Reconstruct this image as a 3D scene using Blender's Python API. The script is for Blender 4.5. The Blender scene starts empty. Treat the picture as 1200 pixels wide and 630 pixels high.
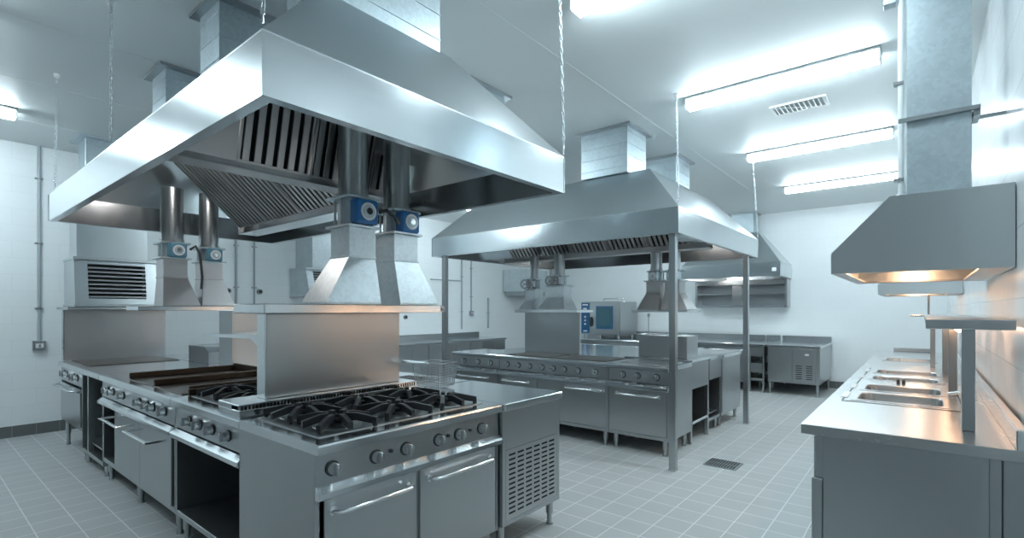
import bpy, bmesh, math, random
from mathutils import Vector, Matrix
random.seed(4)
SC = bpy.context.scene
COL = SC.collection
PI = math.pi

# ------------------------------------------------------------------ materials
def nodes(name):
    m = bpy.data.materials.new(name); m.use_nodes = True
    nt = m.node_tree; b = nt.nodes['Principled BSDF']
    return m, nt, b

def plain(name, col, rough=.5, metal=0., spec=.5):
    m, nt, b = nodes(name)
    b.inputs['Base Color'].default_value = (*col, 1); b.inputs['Roughness'].default_value = rough
    b.inputs['Metallic'].default_value = metal; b.inputs['Specular IOR Level'].default_value = spec
    return m

def steel(name, col, rough=.3, streak=(3, 3, 90), amount=.06, bump=.02, aniso=0., blotch=.05):
    """brushed sheet steel: streaked roughness and a faint uneven tone"""
    m, nt, b = nodes(name); N = nt.nodes; L = nt.links
    tc = N.new('ShaderNodeTexCoord'); mp = N.new('ShaderNodeMapping'); mp.inputs['Scale'].default_value = streak
    n1 = N.new('ShaderNodeTexNoise'); n1.inputs['Scale'].default_value = 4; n1.inputs['Detail'].default_value = 3
    n2 = N.new('ShaderNodeTexNoise'); n2.inputs['Scale'].default_value = 2.3; n2.inputs['Detail'].default_value = 4
    L.new(tc.outputs['Object'], mp.inputs['Vector']); L.new(mp.outputs[0], n1.inputs['Vector']); L.new(tc.outputs['Object'], n2.inputs['Vector'])
    mr = N.new('ShaderNodeMapRange'); mr.inputs['To Min'].default_value = rough - amount; mr.inputs['To Max'].default_value = rough + amount
    ad = N.new('ShaderNodeMath'); ad.operation = 'ADD'; ad.use_clamp = True
    h1 = N.new('ShaderNodeMath'); h1.operation = 'MULTIPLY'; h1.inputs[1].default_value = .5
    h2 = N.new('ShaderNodeMath'); h2.operation = 'MULTIPLY'; h2.inputs[1].default_value = .5
    L.new(n1.outputs['Fac'], h1.inputs[0]); L.new(n2.outputs['Fac'], h2.inputs[0]); L.new(h1.outputs[0], ad.inputs[0]); L.new(h2.outputs[0], ad.inputs[1])
    L.new(ad.outputs[0], mr.inputs['Value']); L.new(mr.outputs[0], b.inputs['Roughness'])
    cr = N.new('ShaderNodeMapRange'); cr.inputs['To Min'].default_value = 1 - blotch; cr.inputs['To Max'].default_value = 1 + blotch
    L.new(n2.outputs['Fac'], cr.inputs['Value'])
    mx = N.new('ShaderNodeVectorMath'); mx.operation = 'SCALE'; mx.inputs[0].default_value = col
    L.new(cr.outputs[0], mx.inputs['Scale']); L.new(mx.outputs[0], b.inputs['Base Color'])
    if bump:
        bp = N.new('ShaderNodeBump'); bp.inputs['Strength'].default_value = bump; bp.inputs['Distance'].default_value = .01
        L.new(n1.outputs['Fac'], bp.inputs['Height']); L.new(bp.outputs[0], b.inputs['Normal'])
    b.inputs['Metallic'].default_value = 1.
    return m

def galvanised(name, col):
    m, nt, b = nodes(name); N = nt.nodes; L = nt.links
    tc = N.new('ShaderNodeTexCoord'); v = N.new('ShaderNodeTexVoronoi'); v.inputs['Scale'].default_value = 55
    n2 = N.new('ShaderNodeTexNoise'); n2.inputs['Scale'].default_value = 6; n2.inputs['Detail'].default_value = 5
    L.new(tc.outputs['Object'], v.inputs['Vector']); L.new(tc.outputs['Object'], n2.inputs['Vector'])
    mr = N.new('ShaderNodeMapRange'); mr.inputs['To Min'].default_value = .8; mr.inputs['To Max'].default_value = 1.12
    sx = N.new('ShaderNodeSeparateColor'); L.new(v.outputs['Color'], sx.inputs[0]); 
    a = N.new('ShaderNodeMath'); a.operation = 'MULTIPLY_ADD'; a.inputs[1].default_value = .35; L.new(sx.outputs[0], a.inputs[0])
    h = N.new('ShaderNodeMath'); h.operation = 'MULTIPLY'; h.inputs[1].default_value = .65; L.new(n2.outputs['Fac'], h.inputs[0]); L.new(h.outputs[0], a.inputs[2])
    L.new(a.outputs[0], mr.inputs['Value'])
    mx = N.new('ShaderNodeVectorMath'); mx.operation = 'SCALE'; mx.inputs[0].default_value = col
    L.new(mr.outputs[0], mx.inputs['Scale']); L.new(mx.outputs[0], b.inputs['Base Color'])
    b.inputs['Metallic'].default_value = .75; b.inputs['Roughness'].default_value = .42
    return m

def tiles(name, col, grout, size, mortar, axes, rough, offset=(0, 0), stagger=0., vary=.02, bump=.3, tone=.0, rough2=None):
    """square tiles laid in the plane of two world axes"""
    m, nt, b = nodes(name); N = nt.nodes; L = nt.links
    g = N.new('ShaderNodeNewGeometry'); sp = N.new('ShaderNodeSeparateXYZ'); L.new(g.outputs['Position'], sp.inputs[0])
    cb = N.new('ShaderNodeCombineXYZ')
    for k, ax in enumerate(axes):
        a = N.new('ShaderNodeMath'); a.operation = 'ADD'; a.inputs[1].default_value = offset[k]
        L.new(sp.outputs['XYZ'.index(ax)], a.inputs[0]); L.new(a.outputs[0], cb.inputs[k])
    br = N.new('ShaderNodeTexBrick'); L.new(cb.outputs[0], br.inputs['Vector'])
    br.offset = stagger; br.squash = 1.; br.inputs['Scale'].default_value = 1.
    br.inputs['Brick Width'].default_value = size[0]; br.inputs['Row Height'].default_value = size[1]
    br.inputs['Mortar Size'].default_value = mortar; br.inputs['Mortar Smooth'].default_value = .2; br.inputs['Bias'].default_value = 0.
    br.inputs['Color1'].default_value = (*[c * (1 - vary) for c in col], 1); br.inputs['Color2'].default_value = (*[min(1, c * (1 + vary)) for c in col], 1)
    br.inputs['Mortar'].default_value = (*grout, 1)
    n = N.new('ShaderNodeTexNoise'); n.inputs['Scale'].default_value = 3; n.inputs['Detail'].default_value = 6; L.new(cb.outputs[0], n.inputs['Vector'])
    mr = N.new('ShaderNodeMapRange'); mr.inputs['To Min'].default_value = 1 - tone; mr.inputs['To Max'].default_value = 1 + tone; L.new(n.outputs['Fac'], mr.inputs['Value'])
    mx = N.new('ShaderNodeVectorMath'); mx.operation = 'SCALE'; L.new(br.outputs['Color'], mx.inputs[0]); L.new(mr.outputs[0], mx.inputs['Scale'])
    L.new(mx.outputs[0], b.inputs['Base Color'])
    rr = N.new('ShaderNodeMapRange'); rr.inputs['To Min'].default_value = rough; rr.inputs['To Max'].default_value = rough2 or rough + .1; L.new(n.outputs['Fac'], rr.inputs['Value'])
    L.new(rr.outputs[0], b.inputs['Roughness'])
    bp = N.new('ShaderNodeBump'); bp.invert = True; bp.inputs['Strength'].default_value = bump; bp.inputs['Distance'].default_value = .002
    L.new(br.outputs['Fac'], bp.inputs['Height']); L.new(bp.outputs[0], b.inputs['Normal'])
    return m

def glow(name, col, s):
    m, nt, b = nodes(name)
    b.inputs['Base Color'].default_value = (.9, .9, .9, 1)
    b.inputs['Emission Color'].default_value = (*col, 1); b.inputs['Emission Strength'].default_value = s
    return m

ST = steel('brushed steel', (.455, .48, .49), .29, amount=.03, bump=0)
STH = steel('satin hood steel', (.63, .665, .68), .30, streak=(2, 2, 60), blotch=.03, bump=.012)
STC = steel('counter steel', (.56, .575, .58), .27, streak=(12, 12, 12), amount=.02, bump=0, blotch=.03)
STF = steel('hood fascia steel', (.60, .64, .66), .19, streak=(2, 2, 60), blotch=.03, bump=.008, amount=.03)
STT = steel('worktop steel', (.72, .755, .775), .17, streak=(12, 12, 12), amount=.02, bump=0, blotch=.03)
STD = steel('dull steel', (.40, .425, .44), .38)
STW = steel('warm filter steel', (.47, .46, .46), .34)
CHR = plain('polished steel', (.78, .80, .81), .14, 1.)
GAL = galvanised('galvanised sheet', (.52, .60, .64))
GALW = galvanised('pale galvanised sheet', (.60, .655, .68))
DARK = plain('shadow gap black', (.012, .014, .016), .6)
IRON = plain('black cast iron', (.018, .019, .022), .42, .0)
KNB = plain('black knob plastic', (.03, .033, .036), .35)
BLU = plain('blue actuator paint', (.02, .16, .42), .35)
WHT = plain('white enamel', (.78, .80, .80), .4)
RED = plain('red tag plastic', (.5, .06, .03), .4)
RUB = plain('grey cable rubber', (.05, .055, .06), .5)
GRID = steel('seasoned griddle steel', (.17, .145, .13), .36, streak=(3, 20, 3), amount=.1, blotch=.35, bump=0)
BRN = steel('burnt griddle edge', (.085, .06, .045), .5, amount=.1, blotch=.4)
PVC = plain('grey conduit', (.38, .42, .44), .4)
PVW = plain('white pipe', (.75, .78, .79), .35)
GLS = plain('dark oven glass', (.02, .09, .12), .05, 0., .8)
BLP = plain('blue control panel', (.02, .10, .22), .2)
CEIL = plain('ceiling board', (.70, .735, .74), .45, 0., .3)
TUBE = glow('lit tube diffuser', (.78, .935, 1.), 21.)
HLAMP = glow('lit hood lamp', (1., .93, .88), 14.)
PBL = plain('pale blue actuator paint', (.10, .27, .38), .4)
HEAT = glow('lit heat strip', (1., .56, .32), 11.)
GRY = plain('shade-grey lamp housing', (.20, .22, .23), .5)  # dark grey paints in the shade on the housing's underside
WARM = glow('lit heat lamp', (1., .58, .32), 48.)
WTL = tiles('white wall tile', (.80, .83, .84), (.74, .775, .79), (.4, .185), .003, 'YZ', .30, (0, .03), .5, .008, .2)
WTB = tiles('white wall tile back', (.80, .83, .84), (.765, .80, .81), (.4, .185), .003, 'XZ', .30, (0, .03), .5, .008, .2)
WTR = tiles('white glazed wall tile', (.80, .82, .83), (.62, .65, .66), (.3, .3), .004, 'YZ', .16, (.1, .03), 0., .008, .25)
FLT = tiles('grey floor tile', (.385, .40, .40), (.60, .62, .62), (.2, .2), .0042, 'YX', .42, (.05, .175), 0., .03, .5, .10, .6)
SKT = tiles('grey skirting tile', (.13, .14, .14), (.25, .26, .26), (.2, .3), .004, 'YX', .4)

# ------------------------------------------------------------------ mesh builder
class MB:
    def __init__(s): s.v = []; s.f = []; s.sm = []; s.mi = []; s.M = None; s.m = 0
    def add(s, vs, fs, smooth=False):
        b = len(s.v)
        for v in vs:
            v = Vector(v); s.v.append(s.M @ v if s.M else v)
        for f in fs: s.f.append([i + b for i in f]); s.sm.append(smooth); s.mi.append(s.m)
        return s
    def box(s, x0, x1, y0, y1, z0, z1, bev=0.):
        if x1 < x0: x0, x1 = x1, x0
        if y1 < y0: y0, y1 = y1, y0
        if z1 < z0: z0, z1 = z1, z0
        e = min(bev, (x1 - x0) * .45, (y1 - y0) * .45, (z1 - z0) * .45)
        if e <= 0:
            vs = [(x, y, z) for x in (x0, x1) for y in (y0, y1) for z in (z0, z1)]
            return s.add(vs, [(0, 1, 3, 2), (4, 6, 7, 5), (0, 4, 5, 1), (2, 3, 7, 6), (0, 2, 6, 4), (1, 5, 7, 3)])
        vs = []; ix = {}
        for i in (0, 1):
            for j in (0, 1):
                for k in (0, 1):
                    X, Y, Z = (x0, x1)[i], (y0, y1)[j], (z0, z1)[k]
                    a, b_, c = X + e * (1, -1)[i], Y + e * (1, -1)[j], Z + e * (1, -1)[k]
                    ix[i, j, k] = len(vs); vs += [(X, b_, c), (a, Y, c), (a, b_, Z)]
        I = lambda i, j, k, w: ix[i, j, k] + w
        fs = []
        for i in (0, 1):
            fs.append((I(i, 0, 0, 0), I(i, 1, 0, 0), I(i, 1, 1, 0), I(i, 0, 1, 0)))
            fs.append((I(0, i, 0, 1), I(1, i, 0, 1), I(1, i, 1, 1), I(0, i, 1, 1)))
            fs.append((I(0, 0, i, 2), I(1, 0, i, 2), I(1, 1, i, 2), I(0, 1, i, 2)))
            for j in (0, 1):
                fs.append((I(i, j, 0, 0), I(i, j, 1, 0), I(i, j, 1, 1), I(i, j, 0, 1)))
                fs.append((I(i, 0, j, 0), I(i, 1, j, 0), I(i, 1, j, 2), I(i, 0, j, 2)))
                fs.append((I(0, i, j, 1), I(1, i, j, 1), I(1, i, j, 2), I(0, i, j, 2)))
                for k in (0, 1): fs.append((I(i, j, k, 0), I(i, j, k, 1), I(i, j, k, 2)))
        return s.add(vs, fs)
    def prism(s, pts, axis, a, b):
        n = len(pts)
        P = {'x': lambda p, t: (t, p[0], p[1]), 'y': lambda p, t: (p[0], t, p[1]), 'z': lambda p, t: (p[0], p[1], t)}[axis]
        vs = [P(p, a) for p in pts] + [P(p, b) for p in pts]
        fs = [tuple(range(n))[::-1], tuple(range(n, 2 * n))] + [(i, (i + 1) % n, (i + 1) % n + n, i + n) for i in range(n)]
        return s.add(vs, fs)
    def slab(s, pts, t):
        P = [Vector(p) for p in pts]; n = (P[1] - P[0]).cross(P[2] - P[0]).normalized() * t
        k = len(P)
        return s.add(P + [p + n for p in P], [tuple(range(k))[::-1], tuple(range(k, 2 * k))] + [(i, (i + 1) % k, (i + 1) % k + k, i + k) for i in range(k)])
    def loft(s, rings, cap0=True, cap1=True, smooth=False):
        n = len(rings[0]); vs = [p for r in rings for p in r]; fs = []
        for q in range(len(rings) - 1):
            for i in range(n): fs.append((q * n + i, q * n + (i + 1) % n, (q + 1) * n + (i + 1) % n, (q + 1) * n + i))
        s.add(vs, fs, smooth)
        if cap0: s.add(rings[0], [tuple(range(n))[::-1]])
        if cap1: s.add(rings[-1], [tuple(range(n))])
        return s
    def cyl(s, p0, p1, r0, r1=None, n=16, caps=True):
        p0, p1 = Vector(p0), Vector(p1); r1 = r0 if r1 is None else r1
        d = (p1 - p0).normalized(); a = d.orthogonal().normalized(); b = d.cross(a)
        R = [[p + (a * math.cos(2 * PI * i / n) + b * math.sin(2 * PI * i / n)) * r for i in range(n)] for p, r in ((p0, r0), (p1, r1))]
        return s.loft(R, caps, caps, True)
    def tube(s, path, r, n=8, closed=False):
        P = [Vector(p) for p in path]; k = len(P); R = []; a = None
        for i in range(k):
            if closed: d = (P[(i + 1) % k] - P[i - 1]).normalized()
            else: d = (P[min(i + 1, k - 1)] - P[max(i - 1, 0)]).normalized()
            a = d.orthogonal().normalized() if a is None else (a - d * a.dot(d)).normalized()
            b = d.cross(a)
            R.append([P[i] + (a * math.cos(2 * PI * j / n) + b * math.sin(2 * PI * j / n)) * r for j in range(n)])
        if closed: return s.loft(R + [R[0]], False, False, True)
        return s.loft(R, True, True, True)
    def build(s, name, mats, origin=None, parent=None):
        me = bpy.data.meshes.new(name)
        o = Vector(origin or (0, 0, 0))
        me.from_pydata([v - o for v in s.v], [], s.f)
        for m in (mats if isinstance(mats, (list, tuple)) else [mats]): me.materials.append(m)
        bm = bmesh.new(); bm.from_mesh(me); bmesh.ops.recalc_face_normals(bm, faces=bm.faces); bm.to_mesh(me); bm.free()
        me.polygons.foreach_set('use_smooth', s.sm); me.polygons.foreach_set('material_index', s.mi); me.update()
        ob = bpy.data.objects.new(name, me); COL.objects.link(ob)
        if parent: ob.parent = parent
        elif origin: ob.location = o
        return ob

def props(o, label, cat, group=None):
    o['label'] = label; o['category'] = cat
    if group: o['group'] = group
    return o
def thing(name, label, cat, loc, rz=0., group=None):
    o = bpy.data.objects.new(name, None); COL.objects.link(o); o.empty_display_size = .1
    o.location = loc; o.rotation_euler = (0, 0, rz)
    return props(o, label, cat, group)
def part(name, mb, mats, par, label=None):
    o = mb.build(name, mats, None, par)
    if label: o['label'] = label
    return o
def solo(name, mb, mats, label, cat, origin, group=None):
    return props(mb.build(name, mats, origin), label, cat, group)
def structure(name, mb, mat):
    o = mb.build(name, mat); o['kind'] = 'structure'; return o
WP = Matrix.Identity(4)
def rel(x, y, z=0., rz=0.):     # world coordinates -> local frame of a thing at (x,y,z) turned by rz
    return (Matrix.Translation((x, y, z)) @ Matrix.Rotation(rz, 4, 'Z')).inverted()

# ------------------------------------------------------------------ the room
XL, XR, YB, YF, H = -7.868, .317, 10.77, -5.5, 3.302
structure('floor', MB().box(XL - .1, XR + .1, YF - .1, YB + .1, -.1, 0), FLT)
structure('ceiling', MB().box(XL - .1, XR + .1, YF - .1, YB + .1, H, H + .1), CEIL)
structure('wall_left', MB().box(XL - .1, XL, YF - .1, YB + .1, 0, H), WTL)
structure('wall_right', MB().box(XR, XR + .1, YF - .1, YB + .1, 0, H), WTR)
structure('wall_back', MB().box(XL, XR, YB, YB + .1, 0, H), WTB)
structure('wall_front', MB().box(XL, XR, YF - .1, YF, 0, H), WTB)
structure('baseboard_left', MB().box(XL, XL + .012, YF, YB, 0, .125), SKT)
structure('baseboard_back', MB().box(XL + .012, XR - .012, YB - .012, YB, 0, .125), SKT)
structure('baseboard_right', MB().box(XR - .012, XR, YF, YB, 0, .125), SKT)
# faint seam strips between the ceiling boards
sm = MB()
for x in (-6.9, -5.7, -4.5, -3.3, -2.1): sm.box(x - .005, x + .005, YF, YB, H - .0012, H)
structure('trim_1', sm, CEIL)

# ------------------------------------------------------------------ ceiling lights
def lamp(cx, cy, ang, label, n=1.38, group='ceiling strip lights'):
    t = thing('ceiling_light', label, 'ceiling light', (cx, cy, H), ang, group)
    part('housing', MB().box(-n / 2 - .015, n / 2 + .015, -.078, .078, -.022, 0, .004), GRY, t)
    pr = [(-.05, -.0225), (.05, -.0225), (.056, -.04), (.056, -.075), (.042, -.092), (-.042, -.092), (-.056, -.075), (-.056, -.04)]
    d = MB(); d.prism(pr, 'x', -n / 2, n / 2)
    part('diffuser', d, TUBE, t)
    for q in (-1, 1): part('end_cap', MB().box(q * (n / 2 + .001), q * (n / 2 + .012), -.06, .06, -.094, -.0225, .003), WHT, t)
lamp(-.93, 2.60, 0, 'strip light cut off by the top edge of the photo')
lamp(-.93, 4.48, 0, 'longest strip light on the ceiling, just before the square louvred vent')
lamp(-.93, 6.51, 0, 'strip light on the ceiling just beyond the square louvred vent')
lamp(-.93, 8.62, 0, 'shortest strip light on the right, closest to the far end wall')
lamp(-6.6, 0.0, PI / 2, 'strip light at the left edge of the photo above the bare tiled wall')
lamp(-4.5, -.42, PI / 2, 'strip light over the walkway before the near cooking island, outside the view', group='strip lights outside the view')
lamp(-6.3, 6.3, PI / 2, 'strip light hidden behind the large chain-hung hood, over the left wall counter', group='strip lights outside the view')
lamp(-4.3, 5.6 - 2.35, 0, 'added strip light hidden behind the large chain-hung hood, between the two islands', group='strip lights outside the view')  # extra unseen lamp, added to help light the room
lamp(-4.3, 8.0, 0, 'added strip light above the back counters, hidden by the post-borne hood', group='strip lights outside the view')  # unseen fitting put in for more light in the room

# ------------------------------------------------------------------ generic pieces
def sheet_hood(t, x0, x1, y0, y1, z0, z1, ins, zt, mat=STH, e=.012, lip=.045):
    """fascia ring, sloping roof and inner gutter lip; ins = inset of the roof top at x0,x1,y0,y1"""
    def ring(a, z, d=(0, 0, 0, 0)): return [(x0 + d[0] + a, y0 + d[2] + a, z), (x1 - d[1] - a, y0 + d[2] + a, z), (x1 - d[1] - a, y1 - d[3] - a, z), (x0 + d[0] + a, y1 - d[3] - a, z)]
    f = MB(); f.loft([ring(lip, z0 + .012), ring(lip, z0), ring(0, z0), ring(0, z1), ring(e, z1), ring(e, z0 + .012), ring(lip, z0 + .012)], False, False)
    for i, j in ((0, 0), (1, 0), (1, 1), (0, 1)):   # folded corner seams
        x, y = (x0, x1)[i], (y0, y1)[j]
        f.box(x - .003, x + .003, y - .003, y + .003, z0 + .002, z1 - .002)
    part('fascia', f, STF, t)
    r = MB(); r.loft([ring(e, z1 - .004), ring(0, z1), ring(0, z1 + .006), ring(0, zt, ins), ring(e, zt - e, ins), ring(e, z1 - .004)], False, False)
    r.add(ring(0, zt, ins), [(0, 1, 2, 3)]); r.add(ring(e, zt - e, ins), [(3, 2, 1, 0)])
    part('roof', r, mat, t)

def baffle(t, p0, u, v, W, L, n, mat=STW):
    u, v = Vector(u).normalized(), Vector(v).normalized(); w = u.cross(v)
    M = Matrix((u, v, w)).transposed().to_4x4(); M.translation = Vector(p0)
    b = MB(); b.M = M
    b.m = 1; b.box(.004, W - .004, .004, L - .004, -.045, -.040)
    b.m = 0
    f = .014
    b.box(.002, f, 0, L, -.04, .006); b.box(W - f, W - .002, 0, L, -.04, .006); b.box(f, W - f, 0, f, -.04, .006); b.box(f, W - f, L - f, L, -.04, .006)
    pitch = (W - 2 * f) / n
    for i in range(n):
        a = f + i * pitch + pitch * .18; c = a + pitch * .60
        b.prism([(a, -.012), (a + .006, .0), (c - .006, .0), (c, -.012), (c - .002, -.012), (c - .007, -.003), (a + .007, -.003), (a + .002, -.012)], 'y', f, L - f) if 0 else b.box(a, c, f, L - f, -.012, .002, .002)
    part('baffle_filter', b, [mat, DARK], t)

def knob(par, u, v, z, r=.026, depth=.034):
    """knob on a front that faces -v"""
    k = MB(); k.m = 1; k.cyl((u, v + .001, z), (u, v - .006, z), r * 1.18, n=20)
    k.m = 0; k.cyl((u, v - .006, z), (u, v - depth, z), r, r * .86, 20)
    k.m = 3; k.box(u - .0075, u + .0075, v - depth - .012, v - depth + .004, z - r * .95, z + r * .95, .003)
    k.m = 2; k.box(u - .0015, u + .0015, v - depth - .0135, v - depth - .011, z + r * .3, z + r * .9)
    part('knob', k, [CHR, KNB, WHT, STD], par)

def bar_handle(par, u0, u1, v, z, out=.05, r=.011, name='handle'):
    h = MB(); a = .022
    h.tube([(u0, v + .001, z), (u0, v - out * .45, z), (u0 + a * .25, v - out * .8, z), (u0 + a, v - out, z), (u1 - a, v - out, z), (u1 - a * .25, v - out * .8, z), (u1, v - out * .45, z), (u1, v + .001, z)], r, 10)
    h.cyl((u0, v, z), (u0, v - .006, z), r * 1.6, n=12); h.cyl((u1, v, z), (u1, v - .006, z), r * 1.6, n=12)
    part(name, h, CHR, par)

def foot(par, u, v, z, name='leg', r=.024):
    f = MB(); f.cyl((u, v, z + .002), (u, v, z * .45), r, n=14); f.cyl((u, v, z * .45), (u, v, .012), r * .72, r * .66, 14); f.cyl((u, v, .014), (u, v, .0005), r * .9, r * 1.05, 14)
    part(name, f, ST, par)

def unit(t, w, D, zt=.88, z0=.15, lip=.044, ctl=None, strip=None, knobs=(), cells=(), feet=True, kz=None, kr=.026, top=True, hz=None, closed_left=True, shelf=None, handle_u=None):
    """a catering unit whose front faces -v: carcass of sheets, top, control panel, bull-nosed strip, doors or open bays"""
    v0 = .03; g = .002
    zc = strip[0] if strip else (ctl[0] if ctl else zt - lip)
    b = MB()
    b.box(g, .022, v0, D, z0, zt - lip); b.box(w - .022, w - g, v0, D, z0, zt - lip)
    b.box(.022, w - .022, D - .02, D, z0, zt - lip); b.box(.022, w - .022, v0, D - .02, z0, z0 + .035, .003)
    for c in cells:
        for u in (c[0], c[1]):
            if .05 < u < w - .05: b.box(u - .009, u + .009, v0 + .004, D - .02, z0 + .035, zc)
    b.box(.022, w - .022, v0 + .002, v0 + .022, zc - .012, zc)
    part('carcass', b, ST, t)
    if top:
        k = MB(); k.loft([[(0, .008, zt - .006), (w, .008, zt - .006), (w, D, zt - .006), (0, D, zt - .006)], [(0, .004, zt), (w, .004, zt), (w, D, zt), (0, D, zt)]], False, True) if 0 else None
        pr = [(0.0, zt - lip), (0.0, zt - .012), (.003, zt - .004), (.010, zt), (D, zt), (D, zt - lip), ]
        k.prism(pr, 'x', 0.0005, w - .0005)
        part('worktop', k, STT, t)
    if ctl:
        c = MB(); c.prism([(v0 + .004, ctl[1]), (v0 - .004, ctl[0]), (v0 + .08, ctl[0]), (v0 + .08, ctl[1])], 'x', .004, w - .004)
        cp = part('control_panel', c, ST, t)
        for ku in knobs:
            knob(cp, ku, v0 - .001, kz or (ctl[0] + ctl[1]) / 2 - .004, kr)
    if strip:
        s = MB(); a, z = strip
        s.prism([(v0 + .02, a), (-.004, a), (-.010, a + .006), (-.008, a + (z - a) * .55), (v0 - .006, z), (v0 + .02, z)], 'x', .003, w - .003)
        part('front_rail', s, STT, t)
    for c in cells:
        u0, u1, kind = c[:3]
        if kind == 'door':
            d = MB().box(u0 + .003, u1 - .003, v0 - .012, v0 + .008, z0 + .04, zc - .006, .003)
            dp = part('door', d, ST, t)
            if len(c) > 3 and c[3]:
                hu = c[3] if isinstance(c[3], tuple) else (u0 + .07, u1 - .07)
                bar_handle(dp, hu[0], hu[1], v0 - .012, (hz or zc - .075), .048)
        elif kind == 'panel':
            part('front_panel', MB().box(u0 + .002, u1 - .002, v0 - .002, v0 + .014, z0 + .036, zc - .004, .002), ST, t)
        elif kind == 'open' and len(c) > 3 and c[3]:
            part('inner_shelf', MB().box(u0 + .01, u1 - .01, v0 + .03, D - .03, c[3], c[3] + .015), ST, t)
    if feet:
        for u in (.06, w - .06):
            for v in (.075, D - .07): foot(t, u, v, z0)
        if w > 1.2:
            for v in (.075, D - .07): foot(t, w / 2, v, z0)

def pan_support(par, u, v, z, s=.30, rot=0.):
    """cast iron trivet with fingers pointing at the burner"""
    g = MB(); g.M = Matrix.Translation((u, v, z)) @ Matrix.Rotation(rot, 4, 'Z')
    h = s / 2
    g.tube([(math.cos(k * PI / 8) * .048, math.sin(k * PI / 8) * .048, .036) for k in range(16)], .009, 8, True)
    for i in range(8):
        M0 = g.M; g.M = M0 @ Matrix.Rotation(i * PI / 4, 4, 'Z')
        R = h * 1.12 if i % 2 == 0 else h * 1.34
        g.prism([(.040, .022), (.044, .060), (R * .5, .060), (R, .040), (R, .010), (R * .5, .026)], 'y', -.0105, .0105)
        g.M = M0
    for a in (-1, 1):
        for b in (-1, 1): g.box(a * h * .9 - .009, a * h * .9 + .009, b * h * .9 - .009, b * h * .9 + .009, 0, .030, .002)
    part('pan_support', g, IRON, par)
def burner(par, u, v, z):
    b = MB(); b.m = 1; b.cyl((u, v, z), (u, v, z + .004), .11, .105, 24); b.m = 0
    b.cyl((u, v, z + .003), (u, v, z + .016), .052, .046, 20); b.cyl((u, v, z + .016), (u, v, z + .024), .038, .030, 20)
    part('burner', b, [IRON, STD], par)

# ------------------------------------------------------------------ near island (front line Y = 1.06)
F1 = 1.06
# six burner range, front towards +X
t = thing('cooking_range', 'six burner gas range with two oven doors at the near corner of the island', 'range', (-1.867, F1, 0), PI / 2)
unit(t, 1.135, .735, ctl=(.700, .836), strip=(.652, .702), knobs=(.08, .294, .462, .668, .813, .986), cells=((.035, .527, 'door', (.075, .47)), (.541, 1.10, 'door', (.60, 1.04))), kz=.764, kr=.027, hz=.592, z0=.15)
ri = MB(); D0, D1 = .735, .99      # riser with the slotted strip, carries the back panel
ri.box(.001, 1.134, D0 + .002, D1, .8815, .922, .003); ri.box(.001, 1.134, D0 + .008, D1, .940, .950, .003); ri.box(.001, 1.134, D0 + .09, D1, .922, .940)
n = 62
for i in range(n):
    u = .004 + i * (1.127 / n); ri.box(u, u + .008, D0 + .008, D0 + .014, .922, .940)
ri.m = 1; ri.box(.006, 1.128, D0 + .03, D0 + .034, .922, .940)
part('vent_riser', ri, [STT, DARK], t)
hb = MB().box(.06, 1.075, .10, .70, .8805, .884); part('hob_plate', hb, STD, t)
for i in range(3):
    for j in range(2):
        u, v = .235 + i * .333, .245 + j * .31
        burner(t, u, v, .884); pan_support(t, u, v, .884, .285, (i - 1) * .10 + (j - .5) * .16)
sp = MB(); sp.box(.20, .204, .028, .03, .8, .81)
dots = MB(); dots.m = 0
for u in (.375, .735, .895): dots.cyl((u, .031, .772), (u, .020, .772), .009, n=12)
part('igniter_button', dots, KNB, t)

# cooler cabinet with slotted panel
t = thing('refrigerated_cabinet', 'low steel cabinet with rows of cooling slots at the end of the near island', 'cabinet', (-1.85, F1 + 1.139, 0), PI / 2)
w, D = .588, .829
b = MB(); b.box(.002, .03, .02, D, .165, .835); b.box(w - .03, w - .002, .02, D, .165, .835); b.box(.03, w - .03, D - .02, D, .165, .835); b.box(.03, w - .03, .02, D - .02, .165, .19); b.box(.03, w - .03, .02, .04, .605, .835, .002)
part('carcass', b, ST, t)
part('worktop', MB().box(0, w, -.004, D, .836, .88, .004), STT, t)
p = MB(); us = [.03]; zs = [.19]; holes = set(); cw = (w - .10) / 6; chh = .37 / 13
xs = sorted({.032, w - .032} | {.05 + i * cw + o for i in range(6) for o in (.010, cw - .010)})
zz = sorted({.192, .604} | {.215 + j * chh + o for j in range(13) for o in (.0085, chh - .0085)})
for i in range(len(xs) - 1):
    for j in range(len(zz) - 1):
        if i % 2 == 1 and j % 2 == 1: continue
        p.add([(xs[i], .02, zz[j]), (xs[i + 1], .02, zz[j]), (xs[i + 1], .02, zz[j + 1]), (xs[i], .02, zz[j + 1])], [(0, 1, 2, 3)])
p.m = 1; p.box(.031, w - .031, .045, .05, .19, .604)
part('slotted_panel', p, [ST, DARK], t)
for u in (.04, w - .045):
    for v in (.07, D - .07): foot(t, u, v, .165)

# open burner unit with an open bay below
t = thing('boiling_top', 'open burner unit with an empty dark bay below, beside the six burner range', 'range', (-3.59, F1, 0), 0)
unit(t, .985, .88, ctl=(.700, .836), strip=(.640, .690), knobs=(.24, .40, .58, .79), cells=((.03, .955, 'open'),), kz=.765)
part('hob_plate', MB().box(.05, .70, .10, .84, .8805, .884), STD, t)
for j in range(2):
    for i in range(2): burner(t, .22 + i * .32, .26 + j * .36, .884); pan_support(t, .22 + i * .32, .26 + j * .36, .884, .29)
part('splash_bar', MB().box(.018, .040, .09, .86, .8805, .925, .004), BRN, t)

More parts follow.
